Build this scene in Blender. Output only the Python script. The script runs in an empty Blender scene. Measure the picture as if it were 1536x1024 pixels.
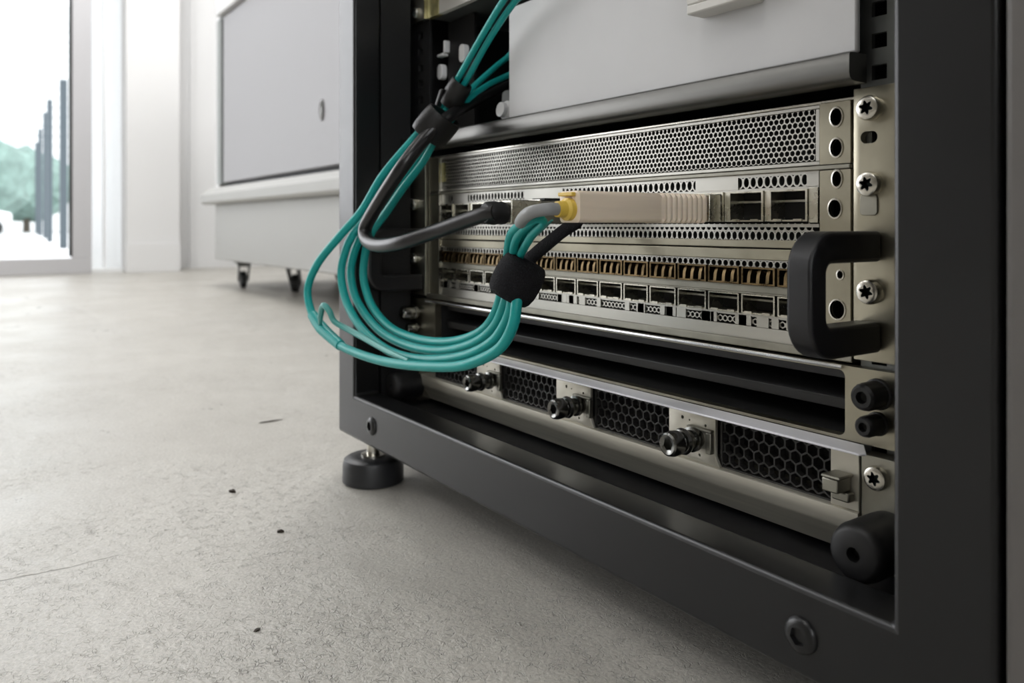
import bpy, bmesh, math, random
from mathutils import Vector, Matrix
random.seed(7)
PI = math.pi
S = bpy.context.scene
COL = S.collection

# ------------------------------------------------------------------ materials
def mat(name, col, rough=0.5, metal=0.0, spec=0.5, noise=None, bump=None, coat=0.0, trans=0.0):
    m = bpy.data.materials.new(name); m.use_nodes = True
    nt = m.node_tree; b = nt.nodes['Principled BSDF']
    b.inputs['Base Color'].default_value = (*col, 1)
    b.inputs['Roughness'].default_value = rough
    b.inputs['Metallic'].default_value = metal
    b.inputs['Specular IOR Level'].default_value = spec
    b.inputs['Coat Weight'].default_value = coat
    b.inputs['Transmission Weight'].default_value = trans
    tc = nt.nodes.new('ShaderNodeTexCoord')
    if noise:   # (scale, amount, stretch)  mottled variation of colour and roughness
        sc, amt, st = noise
        mp = nt.nodes.new('ShaderNodeMapping'); mp.inputs['Scale'].default_value = st
        n = nt.nodes.new('ShaderNodeTexNoise'); n.inputs['Scale'].default_value = sc; n.inputs['Detail'].default_value = 5
        nt.links.new(tc.outputs['Object'], mp.inputs['Vector']); nt.links.new(mp.outputs[0], n.inputs['Vector'])
        r = nt.nodes.new('ShaderNodeMapRange'); r.inputs[1].default_value = .3; r.inputs[2].default_value = .7
        r.inputs[3].default_value = 1 - amt; r.inputs[4].default_value = 1 + amt
        mx = nt.nodes.new('ShaderNodeVectorMath'); mx.operation = 'SCALE'
        mx.inputs[0].default_value = col
        nt.links.new(n.outputs['Fac'], r.inputs[0]); nt.links.new(r.outputs[0], mx.inputs['Scale'])
        nt.links.new(mx.outputs[0], b.inputs['Base Color'])
        r2 = nt.nodes.new('ShaderNodeMapRange'); r2.inputs[1].default_value = .3; r2.inputs[2].default_value = .7
        r2.inputs[3].default_value = max(.03, rough - amt * .25); r2.inputs[4].default_value = min(1, rough + amt * .25)
        nt.links.new(n.outputs['Fac'], r2.inputs[0]); nt.links.new(r2.outputs[0], b.inputs['Roughness'])
    if bump:    # (scale, strength)
        n = nt.nodes.new('ShaderNodeTexNoise'); n.inputs['Scale'].default_value = bump[0]; n.inputs['Detail'].default_value = 4
        bp = nt.nodes.new('ShaderNodeBump'); bp.inputs['Strength'].default_value = bump[1]; bp.inputs['Distance'].default_value = .001
        nt.links.new(tc.outputs['Object'], n.inputs['Vector']); nt.links.new(n.outputs['Fac'], bp.inputs['Height'])
        nt.links.new(bp.outputs[0], b.inputs['Normal'])
    return m

def glass_mat():
    m = bpy.data.materials.new('window_glass'); m.use_nodes = True
    nt = m.node_tree; nt.nodes.clear()
    o = nt.nodes.new('ShaderNodeOutputMaterial'); mx = nt.nodes.new('ShaderNodeMixShader')
    t = nt.nodes.new('ShaderNodeBsdfTransparent'); t.inputs[0].default_value = (.96, .97, .97, 1)
    g = nt.nodes.new('ShaderNodeBsdfGlossy'); g.inputs['Roughness'].default_value = .02
    f = nt.nodes.new('ShaderNodeFresnel'); f.inputs[0].default_value = 1.45
    nt.links.new(f.outputs[0], mx.inputs[0]); nt.links.new(t.outputs[0], mx.inputs[1]); nt.links.new(g.outputs[0], mx.inputs[2])
    nt.links.new(mx.outputs[0], o.inputs[0])
    return m

def emit_mat(name, col, s):
    m = bpy.data.materials.new(name); m.use_nodes = True
    nt = m.node_tree; b = nt.nodes['Principled BSDF']
    b.inputs['Base Color'].default_value = (.8, .8, .8, 1)
    b.inputs['Emission Color'].default_value = (*col, 1); b.inputs['Emission Strength'].default_value = s
    return m

def floor_mat():
    m = bpy.data.materials.new('polished_concrete'); m.use_nodes = True
    nt = m.node_tree; N = nt.nodes; L = nt.links; b = N['Principled BSDF']
    tc = N.new('ShaderNodeTexCoord')
    def noise(s, d=6, r=.55, dist=0.0, vec=None):
        n = N.new('ShaderNodeTexNoise'); n.inputs['Scale'].default_value = s; n.inputs['Detail'].default_value = d
        n.inputs['Roughness'].default_value = r; n.inputs['Distortion'].default_value = dist
        L.new(vec or tc.outputs['Object'], n.inputs['Vector']); return n.outputs['Fac']
    def rng(x, a, c, lo, hi):
        n = N.new('ShaderNodeMapRange'); n.inputs[1].default_value = a; n.inputs[2].default_value = c
        n.inputs[3].default_value = lo; n.inputs[4].default_value = hi; L.new(x, n.inputs[0]); return n.outputs[0]
    def mth(op, a, c):
        n = N.new('ShaderNodeMath'); n.operation = op
        for i, v in enumerate((a, c)):
            if isinstance(v, (int, float)): n.inputs[i].default_value = v
            else: L.new(v, n.inputs[i])
        return n.outputs[0]
    big = noise(3.0, 5); mid = noise(22, 6, .6); fine = noise(420, 3, .6)
    worn = rng(noise(4.2, 4, .6), .40, .60, 0, 1)          # where the seal coat is worn and crinkled
    # short crinkle lines of the worn coat
    wv = N.new('ShaderNodeVectorMath'); wv.operation = 'ADD'
    nn = N.new('ShaderNodeTexNoise'); nn.inputs['Scale'].default_value = 90; L.new(tc.outputs['Object'], nn.inputs['Vector'])
    sc = N.new('ShaderNodeVectorMath'); sc.operation = 'SCALE'; sc.inputs['Scale'].default_value = .012
    L.new(nn.outputs['Color'], sc.inputs[0]); L.new(tc.outputs['Object'], wv.inputs[0]); L.new(sc.outputs[0], wv.inputs[1])
    vo = N.new('ShaderNodeTexVoronoi'); vo.feature = 'DISTANCE_TO_EDGE'; vo.inputs['Scale'].default_value = 300
    L.new(wv.outputs[0], vo.inputs['Vector'])
    line = rng(vo.outputs['Distance'], .0, .10, 1, 0)
    brk = rng(noise(120, 3), .47, .62, 0, 1)
    crk = mth('MULTIPLY', mth('MULTIPLY', line, brk), rng(worn, 0, 1, .08, 1))
    # one long hairline crack running across near the front left
    sx = N.new('ShaderNodeSeparateXYZ'); L.new(tc.outputs['Object'], sx.inputs[0])
    wob = noise(30, 4)
    cx = mth('ADD', mth('SUBTRACT', sx.outputs['X'], .1015), rng(wob, 0, 1, -.006, .006))
    c1 = rng(mth('ABSOLUTE', cx, 0), .0, .0016, 1, 0)
    c2 = mth('MULTIPLY', c1, rng(sx.outputs['Y'], -.215, -.20, 1, 0))
    # colour
    ramp = N.new('ShaderNodeValToRGB')
    ramp.color_ramp.elements[0].position = .3; ramp.color_ramp.elements[0].color = (.385, .366, .328, 1)
    ramp.color_ramp.elements[1].position = .72; ramp.color_ramp.elements[1].color = (.49, .472, .43, 1)
    mixn = mth('ADD', mth('MULTIPLY', big, .55), mth('MULTIPLY', mid, .45))
    L.new(mixn, ramp.inputs[0])
    k = mth('SUBTRACT', 1, mth('ADD', mth('MULTIPLY', crk, .30), mth('MULTIPLY', c2, .35)))
    k = mth('MULTIPLY', k, rng(fine, .3, .7, .80, 1.16))
    spk = rng(noise(260, 2), .72, .78, 1, .72)
    k = mth('MULTIPLY', k, spk)
    vm = N.new('ShaderNodeVectorMath'); vm.operation = 'SCALE'; L.new(ramp.outputs[0], vm.inputs[0]); L.new(k, vm.inputs['Scale'])
    L.new(vm.outputs[0], b.inputs['Base Color'])
    L.new(mth('ADD', rng(mid, .3, .7, .26, .35), mth('MULTIPLY', worn, .10)), b.inputs['Roughness'])
    b.inputs['Specular IOR Level'].default_value = .5
    grain = mth('MULTIPLY', noise(230, 3, .6, .6), rng(worn, 0, 1, .3, 1.15))
    h = mth('SUBTRACT', mth('ADD', mth('ADD', mth('MULTIPLY', fine, .4), grain), mth('MULTIPLY', noise(55, 4), 1.1)), mth('ADD', mth('MULTIPLY', crk, .9), mth('MULTIPLY', c2, 1.2)))
    bp = N.new('ShaderNodeBump'); bp.inputs['Strength'].default_value = .75; bp.inputs['Distance'].default_value = .0009
    L.new(h, bp.inputs['Height']); L.new(bp.outputs[0], b.inputs['Normal'])
    return m

M = {}
M['frame'] = mat('charcoal_powder_coat', (.009, .0092, .0098), .30, spec=.42, noise=(60, .04, (1, 1, 1)), bump=(2500, .03))
M['black'] = mat('matt_black_steel', (.004, .004, .0045), .6)
M['tray'] = mat('black_tray_steel', (.010, .010, .011), .6, spec=.25, noise=(40, .3, (1, 1, 1)))
M['rubber'] = mat('black_rubber', (.006, .006, .0065), .5, noise=(80, .2, (1, 1, 1)))
M['pad'] = mat('foot_rubber', (.016, .017, .019), .42)
M['zinc'] = mat('zinc_plated_steel', (.365, .34, .265), .36, 1.0, noise=(28, .14, (1, 1, 1)))
M['zincd'] = mat('dull_zinc_steel', (.33, .32, .275), .42, 1.0, noise=(35, .2, (1, 1, 1)))
M['nickel'] = mat('bright_nickel', (.62, .60, .54), .25, 1.0, noise=(50, .12, (1, 1, 1)))
M['mesh'] = mat('perforated_zinc', (.50, .49, .45), .36, 1.0)
M['chrome'] = mat('polished_steel_edge', (.85, .86, .88), .22, 1.0)
M['chrome_dark'] = mat('dark_chrome', (.22, .22, .21), .22, 1.0)
M['brushed'] = mat('brushed_steel', (.15, .148, .14), .38, 1.0, noise=(30, .12, (.2, 6, 6)))
M['railface'] = mat('satin_zinc_rail', (.66, .63, .54), .5, .8, noise=(60, .12, (.15, 4, 4)))
M['lip'] = mat('white_lip_highlight', (.88, .88, .93), .3)  # silver lip; its bright highlight is put into the white colour
M['rail'] = mat('grey_rail_steel', (.24, .25, .245), .45, .8, noise=(40, .2, (1, 1, 1)))
M['gold'] = mat('brass_cage_spring', (.19, .135, .07), .34, 1.0, noise=(150, .4, (1, 1, 1)))
M['cage'] = mat('port_cage_metal', (.60, .58, .50), .28, 1.0, noise=(120, .2, (1, 1, 1)))
M['dark'] = mat('dark_cavity', (.006, .006, .006), .7)  # near black, puts the shade inside ports and behind mesh into the colour
M['plastic'] = mat('black_handle_plastic', (.006, .006, .0075), .42, bump=(1500, .05))
M['grille'] = mat('black_grille_plastic', (.03, .029, .028), .45)
M['slat'] = mat('dark_grey_slat', (.030, .030, .031), .45)
M['paint'] = mat('light_grey_paint', (.555, .555, .56), .5, noise=(9, .05, (1, 1, 1)))
M['beige'] = mat('beige_panel_steel', (.60, .575, .50), .42, .75, noise=(45, .1, (1, 1, 1)))
M['cream'] = mat('cream_panel', (.60, .585, .55), .5)
M['yellow_mark'] = mat('yellow_chromate', (.46, .42, .20), .4, .7, noise=(90, .35, (1, 1, 1)))
M['teal'] = mat('teal_cable_jacket', (.009, .33, .31), .42, spec=.35)
M['teal_pale'] = mat('pale_teal_cable', (.07, .34, .31), .36)
M['cable'] = mat('black_cable_jacket', (.009, .0085, .009), .3)
M['tape'] = mat('black_tape', (.007, .0065, .0065), .4, bump=(500, .3))
M['velcro'] = mat('black_hook_and_loop', (.010, .010, .012), .95, spec=.25, bump=(1100, 1.0), noise=(900, .6, (1, 1, 1)))
M['grey_cable'] = mat('grey_cable_jacket', (.27, .275, .275), .45)
M['yellow'] = mat('yellow_boot', (.72, .50, .08), .4)
M['plug'] = mat('cream_plug_plastic', (.82, .70, .56), .42, noise=(60, .06, (3, .2, 3)))
M['plug'].node_tree.nodes['Principled BSDF'].inputs['Subsurface Weight'].default_value = .15
M['plug'].node_tree.nodes['Principled BSDF'].inputs['Subsurface Radius'].default_value = (.006, .004, .002)
M['white'] = mat('white_wall_paint', (.80, .80, .80), .6)
M['ceil'] = mat('ceiling_white', (.80, .80, .79), .8)
M['wallgrey'] = mat('grey_wall_paint', (.15, .138, .115), .7)
M['cab'] = mat('cabinet_cool_grey', (.36, .355, .372), .45)
M['cabbase'] = mat('cabinet_warm_grey', (.44, .44, .425), .45)
M['cabwhite'] = mat('cabinet_white', (.78, .78, .78), .4)
M['alu'] = mat('anodised_aluminium', (.58, .575, .59), .4, .2)
M['hinge'] = mat('grey_green_strip', (.27, .29, .28), .4)
M['recess'] = mat('recess_shade_tint', (.035, .05, .052), .45, .6)  # shade inside the screw recesses put into a blue green colour
M['gasket'] = mat('black_gasket', (.012, .014, .014), .5)
M['caster'] = mat('dark_caster', (.10, .105, .10), .4, .5)
M['neigh'] = mat('grey_brown_cabinet', (.105, .097, .09), .5)
M['floor'] = floor_mat()
M['glass'] = glass_mat()
M['outwhite'] = mat('exterior_white', (.85, .86, .86), .8)
M['outline'] = mat('exterior_louvre', (.72, .745, .75), .8)
M['outground'] = mat('exterior_paving', (.74, .75, .75), .8)
M['fin'] = mat('blue_grey_post', (.075, .095, .11), .6)
M['leaf'] = mat('tree_leaf', (.20, .29, .26), .8, noise=(3, .3, (1, 1, 1)))
M['trunk'] = mat('tree_trunk', (.12, .10, .08), .8)
M['chip'] = mat('brown_chip', (.03, .022, .015), .8)
M['lamp'] = emit_mat('ceiling_diffuser', (1, .98, .95), 6.0)
def blind_mat():
    m = bpy.data.materials.new('white_blind'); m.use_nodes = True
    nt = m.node_tree; nt.nodes.clear()
    o = nt.nodes.new('ShaderNodeOutputMaterial'); mx = nt.nodes.new('ShaderNodeMixShader'); mx.inputs[0].default_value = .7
    d = nt.nodes.new('ShaderNodeBsdfDiffuse'); d.inputs[0].default_value = (.9, .9, .9, 1)
    t = nt.nodes.new('ShaderNodeBsdfTranslucent'); t.inputs[0].default_value = (.9, .9, .9, 1)
    nt.links.new(d.outputs[0], mx.inputs[1]); nt.links.new(t.outputs[0], mx.inputs[2]); nt.links.new(mx.outputs[0], o.inputs[0])
    return m
M['blind'] = blind_mat()

# ------------------------------------------------------------------ mesh helpers
class MB:
    def __init__(s): s.bm = bmesh.new(); s.mi = 0
    def face(s, vs):
        try:
            f = s.bm.faces.new(vs); f.material_index = s.mi; return f
        except ValueError: return None
    def box(s, x0, x1, y0, y1, z0, z1):
        v = [s.bm.verts.new((x, y, z)) for x in (x0, x1) for y in (y0, y1) for z in (z0, z1)]
        for q in ((0,1,3,2),(4,6,7,5),(0,4,5,1),(2,3,7,6),(0,2,6,4),(1,5,7,3)): s.face([v[i] for i in q])
        return s
    def loft(s, rings, closed=True, cap0=True, cap1=True):
        R = [[s.bm.verts.new(p) for p in r] for r in rings]; n = len(R[0])
        for a, b in zip(R[:-1], R[1:]):
            for i in range(n if closed else n - 1):
                j = (i + 1) % n; s.face([a[i], a[j], b[j], b[i]])
        if cap0: s.face(R[0][::-1])
        if cap1: s.face(R[-1])
        return s
    def lathe(s, prof, c, axis=(0,-1,0), seg=32, cap0=True, cap1=True):
        a = Vector(axis).normalized(); u = a.orthogonal().normalized(); w = a.cross(u); c = Vector(c)
        rings = []
        for r, h in prof:
            rings.append([c + a*h + (u*math.cos(t) + w*math.sin(t))*(r(t) if callable(r) else r) for t in [2*PI*k/seg for k in range(seg)]])
        return s.loft(rings, True, cap0, cap1)
    def prism(s, pts, axis, a, b):   # 2D outline extruded along an axis
        def P(p, t):
            return {'x': (t, p[0], p[1]), 'y': (p[0], t, p[1]), 'z': (p[0], p[1], t)}[axis]
        return s.loft([[P(p, a) for p in pts], [P(p, b) for p in pts]])
    def tube(s, path, rad, seg=12, sub=8):
        pts, rs = spline(path, rad, sub)
        T = [(pts[min(i+1, len(pts)-1)] - pts[max(i-1, 0)]).normalized() for i in range(len(pts))]
        n = T[0].orthogonal().normalized(); rings = []
        for i, p in enumerate(pts):
            n = (n - T[i]*n.dot(T[i])).normalized(); w = T[i].cross(n)
            rings.append([p + (n*math.cos(t) + w*math.sin(t))*rs[i] for t in [2*PI*k/seg for k in range(seg)]])
        return s.loft(rings)
    def hexplate(s, x0, x1, z0, z1, y, th, pitch, hole, stretch=1.0, shape='round', rows=None):
        # a sheet pierced by staggered holes: every hole is a real opening with its wall
        rz = pitch*.8660254*stretch
        nr = rows or max(1, int((z1 - z0 - pitch*1.1547*stretch)/rz + 1e-6) + 1)
        zc = (z0 + z1)/2 - rz*(nr - 1)/2
        for r in range(nr):
            off = pitch/2 if r % 2 else 0
            nc = int((x1 - x0 - off)/pitch + 1e-6)
            for c in range(nc):
                cx = x0 + pitch/2 + off + c*pitch; cz = zc + r*rz
                o = []; i_ = []; k_ = []
                for k in range(12):
                    t = k*PI/6; ro = pitch/2 if k % 2 == 0 else pitch/math.sqrt(3)
                    ri = hole if shape == 'round' else ro*hole
                    if shape == 'round': ri = hole
                    ca, sa = math.cos(t), math.sin(t)*stretch
                    o.append(s.bm.verts.new((cx + ro*ca, y, cz + ro*sa)))
                    i_.append(s.bm.verts.new((cx + ri*ca, y, cz + ri*sa)))
                    k_.append(s.bm.verts.new((cx + ri*ca, y + th, cz + ri*sa)))
                for k in range(12):
                    j = (k + 1) % 12
                    s.face([o[k], o[j], i_[j], i_[k]]); s.face([i_[k], i_[j], k_[j], k_[k]])
        return s

def spline(path, rad, sub):
    P = [Vector(p) for p in path]; n = len(P)
    R = rad if isinstance(rad, (list, tuple)) else [rad]*n
    pts, rs = [], []
    for i in range(n - 1):
        p0, p1, p2, p3 = P[max(i-1, 0)], P[i], P[i+1], P[min(i+2, n-1)]
        for k in range(sub):
            t = k/sub
            pts.append(.5*((2*p1) + (p2-p0)*t + (2*p0-5*p1+4*p2-p3)*t*t + (3*p1-p0-3*p2+p3)*t**3))
            rs.append(R[i]*(1-t) + R[i+1]*t)
    pts.append(P[-1]); rs.append(R[-1])
    return pts, rs

def wloc(o):
    v = Vector((0, 0, 0))
    while o: v += o.location; o = o.parent
    return v

def obj(name, mb, m, parent=None, bevel=0, smooth=35, seg=2, at=None):
    """one mesh object; vertices are given in world metres; pivot at the parent's base (or at)"""
    bm = mb.bm; bmesh.ops.recalc_face_normals(bm, faces=bm.faces)
    loc = Vector(at) if at is not None else Vector((0, 0, 0))
    base = wloc(parent) + (loc - wloc(parent) if at is not None else Vector((0,0,0)))
    bmesh.ops.translate(bm, verts=bm.verts, vec=-base)
    if smooth:
        for f in bm.faces: f.smooth = True
        for e in bm.edges:
            if len(e.link_faces) == 2 and e.calc_face_angle(0) > math.radians(smooth): e.smooth = False
    me = bpy.data.meshes.new(name); bm.to_mesh(me); bm.free()
    for x in (m if isinstance(m, (list, tuple)) else [m]): me.materials.append(x)
    o = bpy.data.objects.new(name, me); COL.objects.link(o)
    if parent: o.parent = parent; o.location = (loc - wloc(parent)) if at is not None else (0, 0, 0)
    else: o.location = loc
    if bevel:
        b = o.modifiers.new('Bevel', 'BEVEL'); b.width = bevel; b.segments = seg; b.limit_method = 'ANGLE'; b.angle_limit = math.radians(40)
        b.harden_normals = False
    return o

def cut(o, cutter):
    """subtract a mesh (world metres) from o and keep the result as o's mesh"""
    bm = cutter.bm; bmesh.ops.recalc_face_normals(bm, faces=bm.faces)
    bmesh.ops.translate(bm, verts=bm.verts, vec=-wloc(o))
    me = bpy.data.meshes.new('cutter'); bm.to_mesh(me); bm.free()
    for x in o.data.materials: me.materials.append(x)
    c = bpy.data.objects.new('cutter', me); COL.objects.link(c); c.location = wloc(o)
    md = o.modifiers.new('Cut', 'BOOLEAN'); md.object = c; md.operation = 'DIFFERENCE'; md.solver = 'EXACT'
    bpy.context.view_layer.update()
    dg = bpy.context.evaluated_depsgraph_get()
    new = bpy.data.meshes.new_from_object(o.evaluated_get(dg))
    for x in list(o.modifiers): o.modifiers.remove(x)
    old = o.data; o.data = new; new.name = old.name
    bpy.data.objects.remove(c)
    bm = bmesh.new(); bm.from_mesh(new)
    for f in bm.faces: f.smooth = True
    for e in bm.edges: e.smooth = not (len(e.link_faces) == 2 and e.calc_face_angle(0) > math.radians(35))
    bm.to_mesh(new); bm.free()

def tag(o, label, cat, group=None, kind=None):
    o['label'] = label; o['category'] = cat
    if group: o['group'] = group
    if kind: o['kind'] = kind
    return o
def thing(name, loc, label, cat, group=None):
    o = bpy.data.objects.new(name, None); COL.objects.link(o); o.location = loc; o.empty_display_size = .05
    return tag(o, label, cat, group)
def struct(name, mb, m, label, cat, parent=None, **k):
    o = obj(name, mb, m, parent, **k)
    if parent is None: tag(o, label, cat, None, 'structure')
    return o
def copy_part(o, parent, delta):
    c = o.copy(); COL.objects.link(c); c.parent = parent; c.location = Vector(o.location) + Vector(delta)
    for ch in o.children:
        d = ch.copy(); COL.objects.link(d); d.parent = c
    return c
def arc(cx, cy, r, a0, a1, n=8):
    return [(cx + r*math.cos(math.radians(a0 + (a1-a0)*k/n)), cy + r*math.sin(math.radians(a0 + (a1-a0)*k/n))) for k in range(n+1)]
def rrect(a0, a1, b0, b1, r, n=6):
    return arc(a1-r, b1-r, r, 0, 90, n) + arc(a0+r, b1-r, r, 90, 180, n) + arc(a0+r, b0+r, r, 180, 270, n) + arc(a1-r, b0+r, r, 270, 360, n)

def torx(c, R, h, depth=None):
    star = lambda t: R*(.46 + .12*math.cos(6*t))
    mb = MB()
    mb.lathe([(R*.98, 0), (R, h*.2), (R, h*.62), (R*.90, h*.90), (R*.74, h), (star, h)], c, seg=48, cap1=False)
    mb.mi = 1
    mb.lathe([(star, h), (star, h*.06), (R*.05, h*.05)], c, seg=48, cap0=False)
    bmesh.ops.remove_doubles(mb.bm, verts=mb.bm.verts, dist=1e-6)
    return mb

# ------------------------------------------------------------------ room
WX = -3.75
mb = MB(); mb.box(-4.15, 3.0, -4.4, 2.6, -.1, 0)
struct('floor', mb, M['floor'], 'pale grey polished concrete floor with worn crinkled patches', 'floor')
mb = MB(); mb.box(-4.15, 3.0, -4.4, 2.6, 3.0, 3.1)
struct('ceiling', mb, M['ceil'], 'white ceiling above the room', 'ceiling')
mb = MB(); mb.box(-4.15, 3.0, 2.5, 2.6, 0, 3.0)
struct('wall_back', mb, M['white'], 'white wall behind the wheeled cabinet', 'wall')
mb = MB(); mb.box(2.9, 3.0, -4.4, -3.4, 0, 3.0); mb.box(2.9, 3.0, -.6, 2.5, 0, 3.0); mb.box(2.9, 3.0, -3.4, -.6, 0, .5); mb.box(2.9, 3.0, -3.4, -.6, 2.6, 3.0)
struct('wall_right', mb, M['wallgrey'], 'grey wall on the right side of the room', 'wall')
mb = MB(); mb.box(-4.0, 2.9, -4.4, -4.3, 0, 3.0)
struct('wall_front', mb, M['wallgrey'], 'grey wall facing the rack', 'wall')
# left wall: glazed from y=-3.9 to .44, then a white pier, then a recessed wall
mb = MB(); mb.box(-3.9, WX, -4.4, -3.92, 0, 3.0); mb.box(-3.9, WX, -3.92, .42, 2.7, 3.0)
mb.box(-4.1, -4.0, .70, 2.5, 0, 3.0); mb.box(-4.1, -3.9, .66, .70, 0, 3.0)
wl = struct('wall_left', mb, M['white'], 'white wall on the left behind the glass door and cabinet', 'wall')
mb = MB(); mb.box(-3.95, -3.70, .405, .662, 0, 3.0)
struct('trim_1', mb, M['white'], 'white wall pier between bright sidelight and recessed wall', 'pier', bevel=.004)
mb = MB(); mb.box(-3.697, -3.690, .402, .662, 0, .15)
struct('baseboard_left', mb, M['white'], 'low white baseboard on the white pier', 'baseboard', bevel=.002)
mb = MB(); mb.box(-4.0, -3.98, .775, .80, 0, 3.0)
struct('trim_2', mb, M['white'], 'thin white vertical trim on the recessed wall left of the cabinet', 'trim')

# glass door
d1 = thing('door_1', (WX, -.35, 0), 'aluminium framed glass door at far left with daylight behind', 'door'); d1['kind'] = 'structure'
y0, y1 = -.95, .256
mb = MB(); mb.box(WX-.05, WX, y0, y1, .0, .078); mb.box(WX-.05, WX, y0, y1, 2.6, 2.7)
obj('door_rail', mb, M['alu'], d1, bevel=.003)
mb = MB(); mb.box(WX-.05, WX, .170, y1, .078, 2.6)
obj('door_stile', mb, M['alu'], d1, bevel=.003)
mb = MB(); mb.box(WX-.05, WX, y0, y0+.085, .078, 2.6)
obj('door_stile', mb, M['alu'], d1, bevel=.003)
mb = MB(); mb.box(WX-.045, WX-.003, .158, .170, .085, 2.6)
obj('gasket', mb, M['gasket'], d1)
mb = MB(); mb.box(WX-.03, WX-.022, y0+.085, .158, .078, 2.6)
obj('glass', mb, M['glass'], d1)
# further glazing toward the camera side of the room (outside the frame, it lights the place)
w2 = thing('window_2', (WX, -2.4, 0), 'tall aluminium framed window beside the glass door', 'window'); w2['kind'] = 'structure'
mb = MB(); mb.box(WX-.05, WX, -3.92, -.95, 0, .1); mb.box(WX-.05, WX, -3.92, -.95, 2.6, 2.7)
for y in (-3.92, -2.45, -1.0): mb.box(WX-.05, WX, y, y+.06, .1, 2.6)
obj('window_frame', mb, M['alu'], w2)
mb = MB(); mb.box(WX-.03, WX-.022, -3.86, -1.0, .1, 2.6)
obj('glass', mb, M['glass'], w2)
w3 = thing('window_3', (2.95, -2.0, .5), 'wide aluminium framed window in the right wall', 'window'); w3['kind'] = 'structure'
mb = MB(); mb.box(2.92, 2.97, -3.4, -.6, .5, .56); mb.box(2.92, 2.97, -3.4, -.6, 2.54, 2.6)
for y in (-3.4, -2.03, -.66): mb.box(2.92, 2.97, y, y+.06, .56, 2.54)
obj('window_frame', mb, M['alu'], w3)
mb = MB(); mb.box(2.94, 2.948, -3.34, -.66, .56, 2.54)
obj('glass', mb, M['glass'], w3)
# narrow sidelight
w1 = thing('window_1', (WX-.06, .33, 0), 'narrow bright sidelight between the door stile and white pier', 'window'); w1['kind'] = 'structure'
mb = MB(); mb.box(WX-.09, WX-.03, .258, .403, 0, .02); mb.box(WX-.09, WX-.03, .258, .403, 2.6, 2.7)
mb.box(WX-.09, WX-.05, .316, .326, .02, 2.6)
obj('window_frame', mb, M['outwhite'], w1)
mb = MB(); mb.box(WX-.08, WX-.075, .258, .403, .02, 2.6)
obj('glass', mb, M['glass'], w1)
mb = MB(); mb.box(WX-.100, WX-.098, .258, .403, .02, 2.6)
obj('blind', mb, M['blind'], w1)

# ceiling lights
proto = None
LAMPS = [(-2.2, -2.6, 9), (-2.6, .25, 48), (.6, -2.6, 3), (.5, -1.1, 2), (-1.15, .80, 30)]  # second and last are fills added to brighten the far floor and pier
for i, (x, y, lab) in enumerate([(*LAMPS[0][:2], 'square ceiling light nearest the window beside the glass door'), (*LAMPS[1][:2], 'added square fill light on the ceiling between the glass door and the wheeled cabinet'),
                            (*LAMPS[2][:2], 'square ceiling light nearest the front wall on the rack side'), (*LAMPS[3][:2], 'square ceiling light in front of the black rack'), (*LAMPS[4][:2], 'added square fill light on the ceiling behind and left of the black rack')]):
    t = thing('ceiling_light', (x, y, 3.0), lab, 'ceiling light', 'ceiling lights of the room')
    if proto is None:
        mb = MB(); mb.box(x-.32, x+.32, y-.32, y+.32, 2.965, 2.999)
        fr = obj('lamp_frame', mb, M['alu'], t)
        mb = MB(); mb.box(x-.30, x+.30, y-.30, y+.30, 2.958, 2.966)
        di = obj('diffuser', mb, M['lamp'], t); proto = (fr, di)
    else:
        for p in proto: copy_part(p, t, (0, 0, 0))

# ------------------------------------------------------------------ outside
mb = MB(); mb.box(-60, -3.95, -30, 30, -.12, -.02)
struct('ground_outside', mb, M['outground'], 'pale paving outside the glass door', 'paving')
bt = thing('building', (-30, 0, 0), 'white building with horizontal louvres beyond the glass door', 'building')
mb = MB(); mb.box(-40, -38, -14, 14, 0, 9.5)
obj('facade', mb, M['outwhite'], bt)
mb = MB()
for k in range(17): mb.box(-38, -37.9, -14, 14, 2.4 + k*.40, 2.4 + k*.40 + .07)
obj('louvre', mb, M['outline'], bt)
mb = MB(); mb.box(-38, -37.4, -14, 14, 2.05, 2.3)
obj('canopy', mb, M['outline'], bt)
FP = [(-9.55, .70, 1.87, .10), (-13.7, .92, 2.20, .10), (-17.8, 1.19, 2.5, .10), (-22.5, 1.46, 2.65, .12), (-28.0, 1.79, 2.8, .12)]
FL = ['nearest and widest blue grey post behind the door glass', 'second blue grey post outside counting from the door', 'middle post of the row of five outside',
      'fourth post outside, thin and far from the door', 'farthest thin post at the end of the row outside']
for (x, y, h, w), lab in zip(FP, FL):
    mb = MB(); mb.box(x-.05, x+.05, y-w*.36, y+w*.36, -.02, h)
    p = obj('fence_post', mb, M['fin'], None, bevel=.01, at=(x, y, -.02)); tag(p, lab, 'post', 'posts in a row outside the door')
TL = ['left of the blurred green trees outside the door', 'middle one of the blurred green trees outside the door', 'right one of the blurred green trees, nearest the posts']
for i, (x, y, h, r) in enumerate([(-26.5, -1.7, 3.0, 1.45), (-30.5, .2, 3.4, 1.7), (-34, 1.9, 3.2, 1.6)]):
    t = thing('tree', (x, y, -.02), TL[i], 'tree', 'trees beyond the door glass')
    mb = MB(); mb.lathe([(.12, 0), (.08, h*.6)], (x, y, -.02), (0, 0, 1), 10); obj('trunk', mb, M['trunk'], t)
    bm = MB(); bmesh.ops.create_icosphere(bm.bm, subdivisions=3, radius=r)
    for v in bm.bm.verts:
        v.co *= 1 + random.uniform(-.16, .16); v.co.z *= .8; v.co += Vector((x, y, h*.55))
    obj('crown', bm, M['leaf'], t)
mb = MB()
mb.prism([(-1.0, .10), (-1.0, .55), (-.8, .62), (-.55, 1.0), (.5, 1.0), (.75, .62), (1.05, .55), (1.05, .10)], 'x', -24.6, -23.2)
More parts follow.
